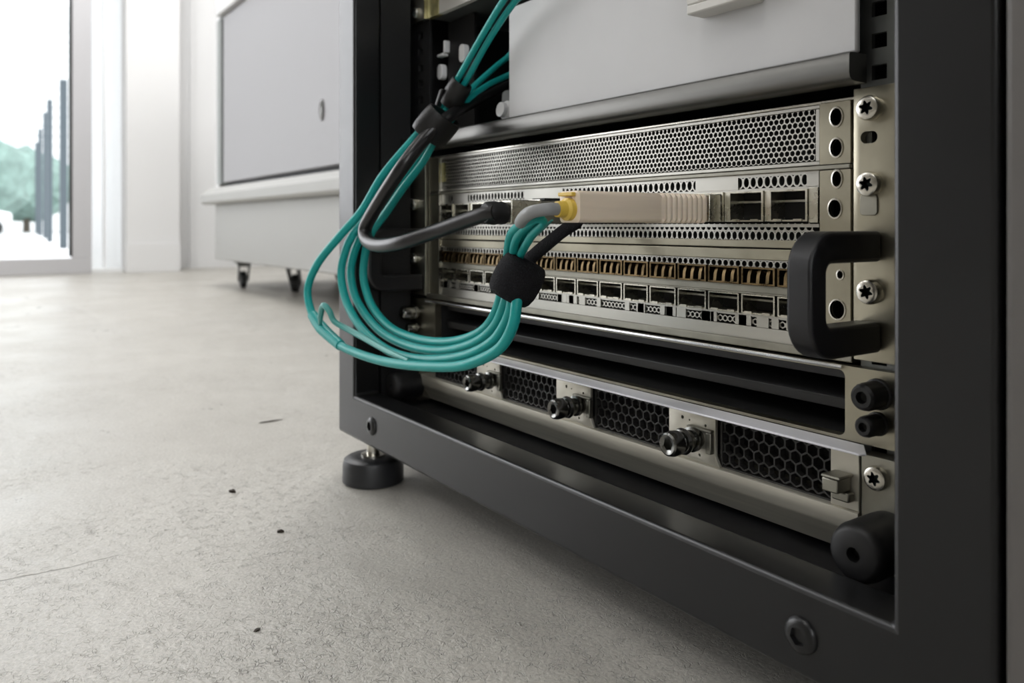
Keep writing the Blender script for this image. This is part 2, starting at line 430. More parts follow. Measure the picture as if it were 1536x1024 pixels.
bmesh.ops.translate(mb.bm, verts=mb.bm.verts, vec=(0, -.15, 0))
car = thing('car', (-23.9, -.15, -.02), 'small white car parked outside beyond the glass door', 'car')
obj('body', mb, M['outwhite'], car, bevel=.05)
mb = MB(); mb.prism([(-.62, .64), (-.48, .93), (.43, .93), (.66, .64)], 'x', -24.62, -23.18); bmesh.ops.translate(mb.bm, verts=mb.bm.verts, vec=(0, -.15, 0))
obj('side_window', mb, M['fin'], car)
for y in (-.80, .50):
    mb = MB(); mb.lathe([(.18, 0), (.20, .02), (.20, .16), (.18, .18)], (-23.2, y, .18), (1, 0, 0), 20); obj('wheel', mb, M['gasket'], car)

# ------------------------------------------------------------------ wheeled cabinet in the background
CY = .55
cab = thing('storage_cabinet', (-1.9, .80, 0), 'pale grey wheeled cabinet with a lockable door panel behind the rack', 'cabinet')
mb = MB(); mb.box(-2.581, -1.05, CY, 1.10, .104, .322)
obj('plinth', mb, M['cabbase'], cab, bevel=.004)
mb = MB(); mb.prism([(CY-.035, .322), (CY-.045, .33), (CY-.045, .362), (CY-.03, .366), (CY-.012, .388), (1.12, .388), (1.12, .322)], 'x', -2.63, -1.04)
obj('moulding', mb, M['cabbase'], cab, bevel=.003)
mb = MB(); mb.box(-2.62, -2.556, CY+.01, 1.08, .388, 1.75)
obj('corner_post', mb, M['cabwhite'], cab, bevel=.004)
mb = MB(); mb.box(-2.5558, -1.06, CY+.03, 1.08, .388, 1.75)
obj('carcass', mb, M['gasket'], cab)
mb = MB(); mb.box(-2.555, -2.497, CY, CY+.03, .40, 1.05)
obj('hinge_strip', mb, M['hinge'], cab)
mb = MB(); mb.box(-2.462, -1.08, CY, CY+.028, .405, 1.045)
dr = obj('door_panel', mb, M['cab'], cab, bevel=.003)
mb = MB(); mb.box(-2.535, -1.06, CY-.012, CY+.03, 1.062, 1.12)
obj('cross_rail', mb, M['cabwhite'], cab, bevel=.004)
mb = MB(); mb.box(-2.50, -1.08, CY, CY+.028, 1.135, 1.74)
obj('upper_panel', mb, M['cab'], cab, bevel=.003)
mb = MB(); mb.lathe([(.020, 0), (.020, .004), (.016, .006), (.013, .004), (.004, .003)], (-1.44, CY, .566), seg=20)
for v in mb.bm.verts: v.co.x = -1.44 + (v.co.x + 1.44)*.55; v.co.z = .566 + (v.co.z - .566)*1.5
obj('lock', mb, M['chrome_dark'], dr)
def caster(x, y, turn):
    t = cab
    R = Matrix.Translation((x, y, 0)) @ Matrix.Rotation(turn, 4, 'Z')
    mb = MB(); mb.box(-.035, .035, -.035, .035, .098, .104)
    mb.lathe([(.022, .084), (.026, .09), (.026, .098)], (0, 0, 0), (0, 0, 1), 16)
    mb.prism([(-.024, .088), (.024, .088), (.045, .034), (.03, .022), (.016, .04)], 'y', -.020, -.016)
    mb.prism([(-.024, .088), (.024, .088), (.045, .034), (.03, .022), (.016, .04)], 'y', .016, .020)
    bmesh.ops.transform(mb.bm, matrix=R, verts=mb.bm.verts)
    c = obj('caster', mb, M['caster'], t)
    mb = MB(); mb.lathe([(.026, 0), (.032, .003), (.032, .021), (.026, .024)], (.032, -.012, .032), (0, 1, 0), 20)
    bmesh.ops.transform(mb.bm, matrix=R, verts=mb.bm.verts)
    obj('wheel', mb, M['gasket'], c)
caster(-2.36, .60, math.radians(170)); caster(-2.06, .685, math.radians(145)); caster(-1.15, .62, .8); caster(-2.5, 1.03, .3); caster(-1.15, 1.03, 1.2)

# ------------------------------------------------------------------ the rack
XL, XR, IL, IR = -.002, .603, .0347, .563
rack = thing('server_rack', (.30, .40, 0), 'open black steel server rack standing in the foreground on rubber feet', 'rack')
HZT = 2.0
def frame_ring(y0, y1, name):
    # welded tube frame: two uprights and two cross members in one piece
    o = [(XL, .0385), (XR, .0385), (XR, HZT), (XL, HZT)]; n = [(IL, .0785), (IR, .0785), (IR, HZT-.04), (IL, HZT-.04)]
    mb = MB(); mb.loft([[(*(ox, y0), oz), (*(ox, y1), oz), (nx, y1, nz), (nx, y0, nz)] for (ox, oz), (nx, nz) in zip(o, n)], True, False, False)
    V = list(mb.bm.verts); mb.bm.verts.ensure_lookup_table()
    for k in range(4):
        mb.face([V[12+k], V[12+(k+1) % 4], V[(k+1) % 4], V[k]])
    return obj(name, mb, M['frame'], rack, bevel=.0026, seg=3)
frame_ring(0, .028, 'front_frame'); frame_ring(.772, .80, 'rear_frame')
for x0, x1 in ((XL+.002, IL-.0005), (IR+.0005, XR-.002)):
    mb = MB(); mb.box(x0, x1, .0282, .0600, .06, HZT-.02); obj('upright_shade_return', mb, M['black'], rack)  # inner depth of the uprights, added to keep the ears shaded
mb = MB(); mb.box(IL, IR, .0284, .755, .062, .068)
obj('base_tray', mb, M['tray'], rack, bevel=.0008)
for x0, x1 in ((XL+.002, XL+.006), (XR-.006, XR-.002)):
    mb = MB(); mb.box(x0, x1, .0602, .77, .05, HZT-.01); obj('side_panel', mb, M['black'], rack)
mb = MB(); mb.box(IL, IR, .79, .795, .08, HZT-.04); obj('rear_panel', mb, M['black'], rack)
mb = MB(); mb.box(XL, XR, .0, .80, HZT, HZT+.004); obj('roof_panel', mb, M['black'], rack)
# mounting rails with square holes
def rail(x0, x1, hx0, hx1, y, m, z0=.069, z1=1.93):
    mb = MB(); mb.box(x0, hx0, y, y+.003, z0, z1); mb.box(hx1, x1, y, y+.003, z0, z1)
    z = z0; h = .0075; pit = .015875; k = 0; zc = .0935
    zs = []
    while zc < .52: zs.append(zc); zc += pit
    last = z0
    for c in zs: mb.box(hx0, hx1, y, y+.003, last, c-h/2); last = c+h/2
    mb.box(hx0, hx1, y, y+.003, last, z1)
    return mb
mb = rail(.012, .0525, .030, .039, .071, M['rail']); mb.box(.012, .015, .074, .11, .069, 1.93)
obj('mounting_rail', mb, M['black'], rack)
mb = rail(.5055, .556, .5115, .5195, .071, M['rail']); mb.box(.553, .556, .074, .11, .069, 1.93)
obj('mounting_rail', mb, M['rail'], rack)
mb = rail(.012, .0525, .030, .039, .60, M['rail']); obj('mounting_rail', mb, M['black'], rack)
mb = rail(.5055, .556, .512, .521, .60, M['rail']); obj('mounting_rail', mb, M['black'], rack)
# bar bolts
def bolt(x, z):
    mb = MB(); hexr = lambda t: .0036/max(.001, math.cos((t + PI/6) % (PI/3) - PI/6))
    mb.lathe([(.0082, 0), (.0080, .0010), (.0068, .0022), (.0048, .0027), (hexr, .0028), (hexr, .0008), (.0004, .0007)], (x, 0, z), seg=36)
    return obj('bolt', mb, M['frame'], rack)
bolt(.0745, .0585); bolt(.5210, .0572)
# levelling feet
def foot(x, y):
    mb = MB(); mb.lathe([(.0262, 0), (.0285, .0015), (.0282, .017), (.0268, .0215), (.0235, .0235), (.012, .0238)], (x, y, 0), (0, 0, 1), 48)
    f = obj('levelling_foot', mb, M['pad'], rack)
    mb = MB(); mb.lathe([(.0115, .0238), (.0115, .0255), (.0062, .0258), (.0062, .0384)], (x, y, 0), (0, 0, 1), 24)
    obj('stem', mb, M['nickel'], f)
foot(.0475, .014); foot(.572, .027); foot(.03, .77); foot(.57, .77)

# neighbouring cabinet on the right
nb = thing('adjacent_cabinet', (.92, .40, 0), 'dull grey brown closed cabinet at the right edge beside the rack', 'cabinet')
mb = MB(); mb.box(.607, 1.21, .012, .80, .03, 2.0); obj('carcass', mb, M['neigh'], nb)
mb = MB(); mb.box(.6055, 1.213, -.002, .010, .05, 1.99); obj('door', mb, M['neigh'], nb, bevel=.003)
mb = MB(); mb.box(.63, 1.19, .05, .76, 0, .03); obj('plinth', mb, M['black'], nb)

# ------------------------------------------------------------------ 3U switch chassis
YF = .070
sw = thing('network_switch', (.278, .30, .1685), 'three unit tall metal network switch with mesh front, port rows and black handles', 'network switch')
mb = MB(); mb.box(.0555, .5015, .090, .56, .1690, .3045); obj('housing', mb, M['dark'], sw)
mb = MB()
mb.box(.0535, .5030, YF, .0885, .3035, .3052)            # top lip
mb.box(.0535, .0552, YF, .0885, .1690, .3035); mb.box(.5012, .5028, YF+.0006, .0885, .1690, .3035)
obj('front_rim', mb, M['nickel'], sw, bevel=.0004)
# top perforated panel
mb = MB(); mb.hexplate(.0775, .4815, .2725, .3030, YF+.0012, .0012, .00352, .00150)
obj('perforated_panel', mb, M['mesh'], sw, smooth=20)
mb = MB()
mb.box(.0765, .4825, YF, YF+.0024, .3013, .3034); mb.box(.0765, .4825, YF, YF+.0024, .2712, .2733)
mb.box(.0765, .0785, YF, YF+.0024, .2733, .3013); mb.box(.4800, .4825, YF, YF+.0024, .2733, .3013)
obj('panel_border', mb, M['mesh'], sw, bevel=.0003)
mb = MB(); mb.box(.0560, .5010, YF-.0016, YF+.004, .2684, .2708)
obj('divider_rail', mb, M['zincd'], sw, bevel=.0005)
# upper line card
mb = MB(); mb.hexplate(.088, .478, .2592, .2686, YF+.001, .001, .0049, .00185, 1.55, rows=1)
mb.box(.0775, .4815, YF+.0008, YF+.0022, .2668, .2686); mb.box(.0775, .4815, YF+.0008, YF+.0022, .2578, .2602)
mb.box(.474, .4815, YF+.0008, YF+.0022, .2600, .2670); mb.box(.0775, .090, YF+.0008, YF+.0022, .2600, .2670)
for a, b in ((.395, .428), (.212, .262), (.10, .125)): mb.box(a, b, YF+.0002, YF+.0018, .2600, .2670)
up = obj('vent_strip', mb, M['mesh'], sw, smooth=20)
mb = MB()
mb.hexplate(.086, .480, .2348, .2408, YF+.001, .001, .0044, .00165, 1.0, rows=1)
mb.hexplate(.0838, .480, .2290, .2372, YF+.001, .001, .0044, .00172, 1.42, rows=1)
mb.box(.0775, .4815, YF+.0008, YF+.002, .2380, .2398)
obj('vent_strip', mb, M['mesh'], sw, smooth=20)
mb = MB(); mb.box(.0775, .4820, YF-.0004, YF+.003, .2263, .2307); obj('card_edge', mb, M['zinc'], sw, bevel=.0004)
# lower line card
mb = MB(); mb.box(.0775, .4820, YF-.0004, YF+.003, .2192, .2256); obj('card_edge', mb, M['zinc'], sw, bevel=.0005)
mb = MB(); mb.hexplate(.080, .481, .2140, .2194, YF+.001, .001, .0046, .00175, 1.0, rows=1)
mb.box(.0775, .4815, YF+.0008, YF+.002, .2186, .2194)
obj('vent_strip', mb, M['mesh'], sw, smooth=20)
mb = MB(); mb.box(.0775, .4820, YF-.0010, YF+.003, .2040, .2046); mb.box(.0775, .4820, YF-.0010, YF+.003, .1994, .2003); mb.box(.0775, .4820, YF+.0002, YF+.003, .2003, .2040)
obj('port_divider', mb, M['zincd'], sw, bevel=.0002)
mb = MB()
mb.hexplate(.079, .481, .1800, .1868, YF+.0012, .001, .0037, .00125, 1.0)
mb.box(.0775, .4820, YF+.0006, YF+.002, .1862, .1876); mb.box(.0775, .4820, YF-.0004, YF+.003, .1735, .1806)
for k in range(38): 
    a = .08 + random.random()*.39; mb.box(a, a+.004+random.random()*.006, YF+.0002, YF+.0016, .1808, .1866)
obj('vent_strip', mb, M['mesh'], sw, smooth=20)
mb = MB(); mb.box(.0535, .5030, YF-.0030, .0885, .1688, .1735); obj('bottom_lip', mb, M['zincd'], sw, bevel=.0006)
mb = MB(); mb.box(.0775, .4820, .083, .0885, .1740, .3030); obj('dark_backing', mb, M['dark'], sw)  # black sheet added so the holes in front read as dark
# ports
def port(x0, x1, z0, z1, rim, dep, inner=0, tabs=True):
    mb = MB(); t = rim
    mb.box(x0, x0+t, YF-.0015, YF+dep, z0, z1); mb.box(x1-t, x1, YF-.0015, YF+dep, z0, z1)
    mb.box(x0+t, x1-t, YF-.0015, YF+dep, z1-t*.8, z1); mb.box(x0+t, x1-t, YF-.0015, YF+dep, z0, z0+t*.8)
    if tabs:
        w = (x1-x0)
        mb.box(x0+w*.12, x0+w*.34, YF-.0022, YF-.0012, z0, z0+.0014); mb.box(x0+w*.66, x0+w*.88, YF-.0022, YF-.0012, z0, z0+.0014)
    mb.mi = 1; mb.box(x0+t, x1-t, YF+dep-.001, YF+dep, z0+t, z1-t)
    zm = z0 + (z1-z0)*.62
    mb.mi = 2; mb.box(x0+t, x1-t, YF+.006, YF+dep-.001, zm, zm+.0012)
    return mb
PU = [.4636 - .02885*k for k in range(14)]
pp = None
for k, c in enumerate(PU):
    if k == 0:
        pp = obj('port', port(c-.0122, c+.0122, .2412, .2588, .0011, .012), [M['cage'], M['dark'], M['zincd']], sw, smooth=0)
    else: copy_part(pp, sw, (c - PU[0], 0, 0))
dv = None
for k in range(1, 14):
    c = PU[k]
    if dv is None:
        mb = MB(); mb.box(c+.0124, c+.01655, YF-.0004, YF+.006, .2412, .2588); dv = obj('cage_divider', mb, M['cage'], sw, bevel=.0003)
    else: copy_part(dv, sw, (c - PU[1], 0, 0))
mb = MB(); mb.box(.0775, PU[-1]-.0125, YF-.0004, YF+.006, .2412, .2588); obj('cage_end', mb, M['cage'], sw, bevel=.0003)
mb = MB(); mb.box(PU[0]+.0124, .4818, YF-.0006, YF+.006, .2405, .2595); obj('cage_end', mb, M['cage'], sw, bevel=.0003)
NP = 16; pw = (.4815-.0800)/NP
lo = None; hi = None
for k in range(NP):
    x0 = .0800 + k*pw
    if k == 0:
        lo = obj('port', port(x0+.0004, x0+pw-.0014, .1880, .1993, .0010, .012), [M['cage'], M['dark'], M['zincd']], sw, smooth=0)
        hi = obj('port', port(x0+.0004, x0+pw-.0014, .2048, .2150, .0012, .009, tabs=False), [M['gold'], M['dark'], M['gold']], sw, smooth=0)
        mb = MB()
        for q in range(3):
            xx = x0 + .004 + q*.0065; mb.prism([(YF-.001, .2055), (YF+.004, .2055), (YF+.006, .211), (YF+.001, .2135), (YF-.0005, .2100)], 'x', xx, xx+.0022)
        obj('spring_finger', mb, M['gold'], hi)
    else:
        copy_part(lo, sw, (k*pw, 0, 0)); copy_part(hi, sw, (k*pw, 0, 0))
# end bezels with holes
def bezel(x0, x1, z0, z1, holes, m=M['zinc']):
    mb = MB(); mb.box(x0, x1, YF-.0010, YF+.0012, z0, z1)
    o = obj('end_bezel', mb, m, sw, bevel=0)
    c = MB()
    for hx, hz, rx, rz in holes:
        c.lathe([(1, -.01), (1, .01)], (0, 0, 0), seg=28)
        vs = c.bm.verts[:] if hasattr(c.bm.verts, '__getitem__') else list(c.bm.verts)
        c.bm.verts.ensure_lookup_table()
        for v in c.bm.verts[-56:]: v.co = Vector((hx + v.co.x*rx, YF + v.co.y, hz + v.co.z*rz))
    if holes: cut(o, c)
    for hx, hz, rx, rz in holes:
        l = MB(); l.lathe([(rx+.0008, 0), (rx+.0007, .0004), (rx, .0005), (rx-.0001, -.001)], (hx, YF-.0010, hz), seg=28, cap0=False, cap1=False)
        for v in l.bm.verts: v.co.z = hz + (v.co.z-hz)*rz/rx
        obj('hole_lip', l, M['nickel'], o)
    return o
bezel(.4832, .5010, .2712, .3034, [(.4930, .2955, .0033, .0045), (.4930, .2795, .0033, .0045)])
bezel(.4832, .5010, .2262, .2680, [(.4934, .2632, .0026, .0040), (.4922, .2478, .0036, .0046)])
bezel(.4832, .5010, .1740, .2255, [(.4953, .2134, .0016, .0020), (.4936, .1952, .0042, .0048)])
bezel(.0556, .0758, .2712, .3034, []); bezel(.0556, .0758, .2262, .2680, []); bezel(.0556, .0758, .1740, .2255, [])
mb = MB(); mb.box(.0764, .0772, YF-.0022, YF+.002, .1745, .3030); obj('panel_edge', mb, M['nickel'], sw)
mb = MB(); mb.box(.0785, .0835, YF-.0004, YF+.001, .280, .298); obj('tag', mb, M['yellow_mark'], sw)
# ears
def ear(x0, x1, m, side):
    mb = MB(); mb.box(x0, x1, .0660, .0705, .1712, .3082)
    return obj('rack_ear', mb, m, sw, bevel=.0005)
eR = ear(.5046, .5520, M['zinc'], 1)
c = MB(); c.prism([(p[0], p[1]) for p in rrect(.5085, .5175, .2800, .2860, .0028)], 'y', .05, .08)
cut(eR, c)
mb = MB(); mb.prism(rrect(.5085, .5178, .2440, .2545, .002), 'y', .0652, .0662); obj('slot_cover', mb, M['zincd'], sw, bevel=.0003)
eL = ear(.0150, .0534, M['zincd'], 0)
s0 = None
for z in (.2972, .2595, .2061):
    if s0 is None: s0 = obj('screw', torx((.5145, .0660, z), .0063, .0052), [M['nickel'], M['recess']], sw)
    else: copy_part(s0, sw, (0, 0, z - .2972))
for z in (.2972, .2595, .2061):
    copy_part(s0, sw, (.0335 - .5145, 0, z - .2972))
# handles
def handle(x0, x1):
    yo, yb = .0085, .0655; zt, zb = .2362, .1765; th = .0125; tl = .0150; n = 8
    out = [(yb, zt)] + arc(yo+.018, zt-.018, .018, 90, 180, n) + arc(yo+.018, zb+.018, .018, 180, 270, n) + [(yb, zb)]
    inn = [(yb, zt-tl)] + arc(yo+th+.005, zt-tl-.005, .005, 90, 180, n) + arc(yo+th+.005, zb+tl+.005, .005, 180, 270, n) + [(yb, zb+tl)]
    mb = MB(); mb.loft([[(x0, *o), (x1, *o), (x1, *i), (x0, *i)] for o, i in zip(out, inn)])
    return obj('handle', mb, M['plastic'], sw, bevel=.0018, seg=3)
handle(.5065, .5200); handle(.0375, .0510)

# ------------------------------------------------------------------ 1U slatted unit under the switch
bl = thing('vent_panel', (.278, .30, .128), 'black slatted vent unit in a bright metal frame under the switch', 'vent unit')
mb = MB(); mb.box(.0150, .5520, .0640, .0704, .1300, .1676)
fr = obj('frame', mb, M['zinc'], bl)
c = MB(); c.prism(rrect(.0765, .5012, .1316, .1652, .0035), 'y', .05, .09); cut(fr, c)
mb = MB(); mb.tube([(.060, .0632, .1668), (.50, .0632, .1668)], .0011, 8, 1)
obj('edge_bead', mb, M['chrome'], bl)
mb = MB(); mb.box(.0765, .5012, .13, .30, .1318, .1650); mb.box(.0600, .0765, .0708, .30, .1318, .1650); mb.box(.5012, .5030, .0708, .30, .1318, .1650)
mb.box(.0765, .5012, .0708, .13, .1305, .1316); mb.box(.0765, .5012, .0708, .13, .1652, .1664)
obj('housing', mb, M['dark'], bl)
for z0, z1 in ((.1582, .1650), (.1418, .1488)):
    mb = MB(); mb.prism([(.078, z0), (.076, z1-.001), (.078, z1), (.128, z1+.0), (.128, z0)], 'x', .0766, .5011)
    obj('slat', mb, M['slat'], bl, bevel=.0005)
def thumbscrew(parent, x, y, z, R, L, m, seg=40, ribs=18):
    kn = lambda f: (lambda t: R*f*(1 + .03*math.cos(ribs*t)))
    mb = MB()
    mb.lathe([(R*.62, 0), (R*.62, L*.14), (R*1.02, L*.16), (R*1.06, L*.22), (R*1.02, L*.30), (kn(.92), L*.32), (kn(.92), L*.82), (R*.84, L*.94), (R*.66, L),
              (R*.40, L), (R*.36, L*.80), (R*.05, L*.78)], (x, y, z), seg=seg)
    return obj('thumbscrew', mb, m, parent)
thumbscrew(bl, .5215, .0636, .1570, .0073, .018, M['rubber']); thumbscrew(bl, .5210, .0636, .1425, .0056, .016, M['rubber'])
thumbscrew(bl, .0425, .0636, .1545, .0073, .018, M['chrome_dark']); thumbscrew(bl, .0425, .0636, .1395, .0050, .012, M['chrome_dark'])

# ------------------------------------------------------------------ bottom fan tray
YB = .060
ft = thing('fan_tray', (.285, .30, .0702), 'lowest metal unit with four black honeycomb grilles and captive latch knobs', 'fan tray')
mb = MB(); mb.box(.0570, .5015, .084, .55, .0720, .1270); obj('housing', mb, M['dark'], ft)
mb = MB(); mb.prism([(.0565, .0470), (.5195, .0470), (.5215, .0500), (.5120, .0636), (.0565, .0636)], 'z', .1285, .1297)
tp = obj('top_lip', mb, M['lip'], ft, bevel=.0004)
mb = MB(); mb.box(.0580, .5120, .0605, .0640, .1262, .1283); obj('shadow_gap', mb, M['dark'], ft)  # solid dark strip standing in for the shade under the lip
mb = MB(); mb.prism([(.0590, .0968), (.0582, .0962), (.0578, .0880), (.0590, .0862), (.0640, .0800), (.0665, .0760), (.0690, .0722), (.083, .0718), (.083, .0968)], 'x', .0570, .5118)
obj('bottom_rail', mb, M['railface'], ft, smooth=50)
GR = [(.0800, .1568), (.1935, .2676), (.3085, .3824), (.4215, .4956)]
PA = [(.1572, .1931), (.2680, .3081), (.3828, .4211), (.4960, .5118)]
for a, b in GR:
    mb = MB(); mb.hexplate(a-.004, b+.008, .0966, .1262, YB+.0030, .004, .0069, .86, 1.0, shape='hex', rows=6)
    dv = [v for v in mb.bm.verts if v.co.x < a or v.co.x > b or v.co.z > .1262 or v.co.z < .0968]
    bmesh.ops.delete(mb.bm, geom=dv, context='VERTS')
    mb.box(a, b, YB+.0024, YB+.0075, .1250, .1262); mb.box(a, b, YB+.0024, YB+.0075, .0968, .0978)
    mb.box(a, a+.0014, YB+.0024, YB+.0075, .0978, .1250); mb.box(b-.0014, b, YB+.0024, YB+.0075, .0978, .1250)
    obj('grille', mb, M['grille'], ft, smooth=20)
lk = None; pn = None
for i, (a, b) in enumerate(PA):
    mb = MB()
    if i < 3: mb.prism([(a, .0969), (b-.0015, .0969), (b+.0025, .0969), (b-.0010, .1030), (b-.0008, .1262), (a, .1262)], 'y', YB-.0006, YB+.0018)
    else: mb.box(a, b, YB-.0006, YB+.0018, .0969, .1262)
    p = obj('latch_panel', mb, M['beige'], ft, bevel=.0004)
    c = MB()
    for hx, hz, r in ((.30, .1212, .0011), (.45, .1205, .0006), (.78, .1195, .0009), (.66, .1010, .0009)):
        c.lathe([(r, -.01), (r, .01)], (a + (b-a)*hx, YB, hz), seg=12)
    if i < 3: cut(p, c)
    if i < 3:
        x, R, L = ((.184, .0070, .027), (.297, .0072, .026), (.4065, .0074, .026))[i]
        hexr = lambda t, R=R: .42*R/max(.001, math.cos((t + PI/6) % (PI/3) - PI/6))
        mb = MB(); mb.lathe([(R*.75, 0), (R*.75, L*.14), (R*1.0, L*.15), (R*1.0, L*.24), (R*.80, L*.26), (R*.80, L*.40), (R*.98, L*.42), (R*1.08, L*.50), (R*.98, L*.58), (R*.78, L*.60), (R*.80, L*.66),
                             (R*.98, L*.68), (R*1.02, L*.86), (R*.92, L*.97), (R*.78, L), (R*.55, L*.985), (hexr, L*.97), (hexr, L*.80), (R*.05, L*.79)], (x, YB-.0006, .1108), seg=36)
        obj('latch_knob', mb, M['chrome_dark'], p)
        mb = MB(); mb.box(x-.006, x+.013, YB-.0040, YB-.0007, .1165, .1182); mb.box(x+.009, x+.013, YB-.004, YB-.0007, .1040, .1165)
        obj('catch', mb, M['zincd'], p, bevel=.0005)
    else:
        mb = MB(); mb.box(.4985, .5075, YB-.0120, YB-.0007, .1065, .1135); mb.box(.5000, .5095, YB-.0060, YB-.0007, .1015, .1062); mb.box(.4985, .509, YB-.013, YB-.0007, .1136, .1152)
        obj('latch_knob', mb, M['zincd'], p, bevel=.0012)
mb = MB(); mb.box(.5126, .5520, YB, .0704, .0712, .1262); obj('rack_ear', mb, M['zincd'], ft, bevel=.0004)
mb = MB(); mb.box(.0150, .0560, YB, .0704, .0712, .1297); obj('rack_ear', mb, M['zincd'], ft, bevel=.0004)
mb = MB(); mb.box(.0562, .0574, YB-.003, .0704, .0712, .1262); obj('edge_strip', mb, M['nickel'], ft)
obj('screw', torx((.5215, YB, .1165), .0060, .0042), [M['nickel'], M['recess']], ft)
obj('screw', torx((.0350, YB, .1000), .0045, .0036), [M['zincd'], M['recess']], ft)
def bumper(x, z, R, y0, y1):
    L = y1 - y0
    mb = MB(); mb.lathe([(R*.98, 0), (R, .004), (R, L-.006), (R*.95, L-.003), (R*.86, L-.0008), (R*.75, L), (R*.24, L), (R*.22, L-.006), (R*.02, L-.0062)], (x, y1, z), seg=48)
    return obj('bumper', mb, M['rubber'], ft)
bumper(.5270, .0878, .0140, .030, YB); bumper(.0495, .0862, .0135, .031, YB)

# ------------------------------------------------------------------ shelf and grey box above the switch
sh = thing('equipment_shelf', (.27, .30, .3095), 'brushed steel shelf with a rolled front lip above the switch', 'shelf')
mb = MB(); mb.prism([(.0535, .3240), (.0502, .3237), (.0492, .3226), (.0490, .3140), (.0496, .3116), (.0512, .3103), (.0535, .3099), (.0640, .3097), (.0640, .3240)], 'x', .0353, .5130)
obj('front_lip', mb, M['brushed'], sh, smooth=50)
mb = MB(); mb.box(.0560, .5020, .0645, .56, .3180, .3235); obj('tray', mb, M['rail'], sh)
bx = thing('rack_box', (.37, .30, .3240), 'plain light grey box front with a pale handle sitting on the shelf', 'box')
mb = MB(); mb.box(.2116, .5132, .0552, .0588, .3242, .4125)
obj('front_panel', mb, M['paint'], bx, bevel=.0012)
mb = MB(); mb.box(.2140, .5010, .0590, .45, .3242, .4120); obj('housing', mb, M['black'], bx)
mb = MB()
mb.box(.4150, .4590, .0405, .0551, .3610, .3665); mb.box(.4150, .4590, .0405, .0450, .3665, .3960); mb.box(.4150, .4590, .0450, .0551, .3920, .3960)
obj('handle', mb, M['cream'], bx, bevel=.0010)
# unit in the top left
tu = thing('patch_panel', (.28, .30, .4390), 'cream fronted rack unit at the top left above the cables', 'rack unit')
mb = MB(); mb.box(.0555, .5015, .074, .45, .4392, .5000); obj('housing', mb, M['rail'], tu)
mb = MB(); mb.box(.0765, .5030, .0680, .0735, .4390, .5000); obj('front_panel', mb, M['cream'], tu, bevel=.0005)
mb = MB(); mb.box(.0550, .0762, .0675, .0735, .4390, .5000); obj('end_bezel', mb, M['yellow_mark'], tu, bevel=.0005)
mb = MB(); mb.box(.0536, .0548, .0640, .0735, .4390, .5000); obj('panel_edge', mb, M['nickel'], tu)
mb = MB(); mb.box(.0180, .0533, .0660, .0704, .4395, .5000); obj('rack_ear', mb, M['zincd'], tu)
mb = MB(); mb.box(.5046, .5520, .0660, .0704, .4395, .5000); obj('rack_ear', mb, M['zincd'], tu)
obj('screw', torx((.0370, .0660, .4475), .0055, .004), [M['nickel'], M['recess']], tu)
mb = MB(); mb.box(.083, .125, .045, .0678, .4555, .470); obj('latch_handle', mb, M['plastic'], tu, bevel=.002)
# lacing bracket with grey anchors behind the cables
lb = thing('lacing_bracket', (.12, .09, .324), 'black lacing bracket with grey anchor tabs in the dark gap left of the grey box', 'bracket')
mb = MB(); mb.box(.0560, .104, .0900, .0930, .3240, .4380); obj('back_plate', mb, M['black'], lb)
def anchor(x, z, w, h):
    mb = MB(); mb.prism(rrect(x-w/2, x+w/2, z-h/2, z+h/2, min(w, h)*.45), 'y', .0840, .0899); obj('anchor_tab', mb, M['cabwhite'], lb, bevel=.0006)
anchor(0.0909, 0.4014, 0.0100, 0.0170); anchor(0.0505, 0.4066, 0.0130, 0.0030); anchor(0.0492, 0.3903, 0.0100, 0.0150); anchor(0.0583, 0.4137, 0.0030, 0.0120)
wp = thing('connector_plug', (0.1697, .08, .3240), 'small white connector plug on the shelf beside the grey box', 'plug')
mb = MB(); mb.lathe([(.0070, 0), (.0085, .002), (.0085, .010), (.0062, .012), (.0062, .016)], (.1800, .0840, .3350), (0, -1, .1), 24); obj('plug_shell', mb, M['cabwhite'], wp, bevel=0)
mb = MB(); mb.lathe([(.0055, 0), (.0065, .004), (.0050, .03)], (0.1697, .0845, 0.3356), (-.5, .3, .5), 16); obj('boot', mb, M['grey_cable'], wp)

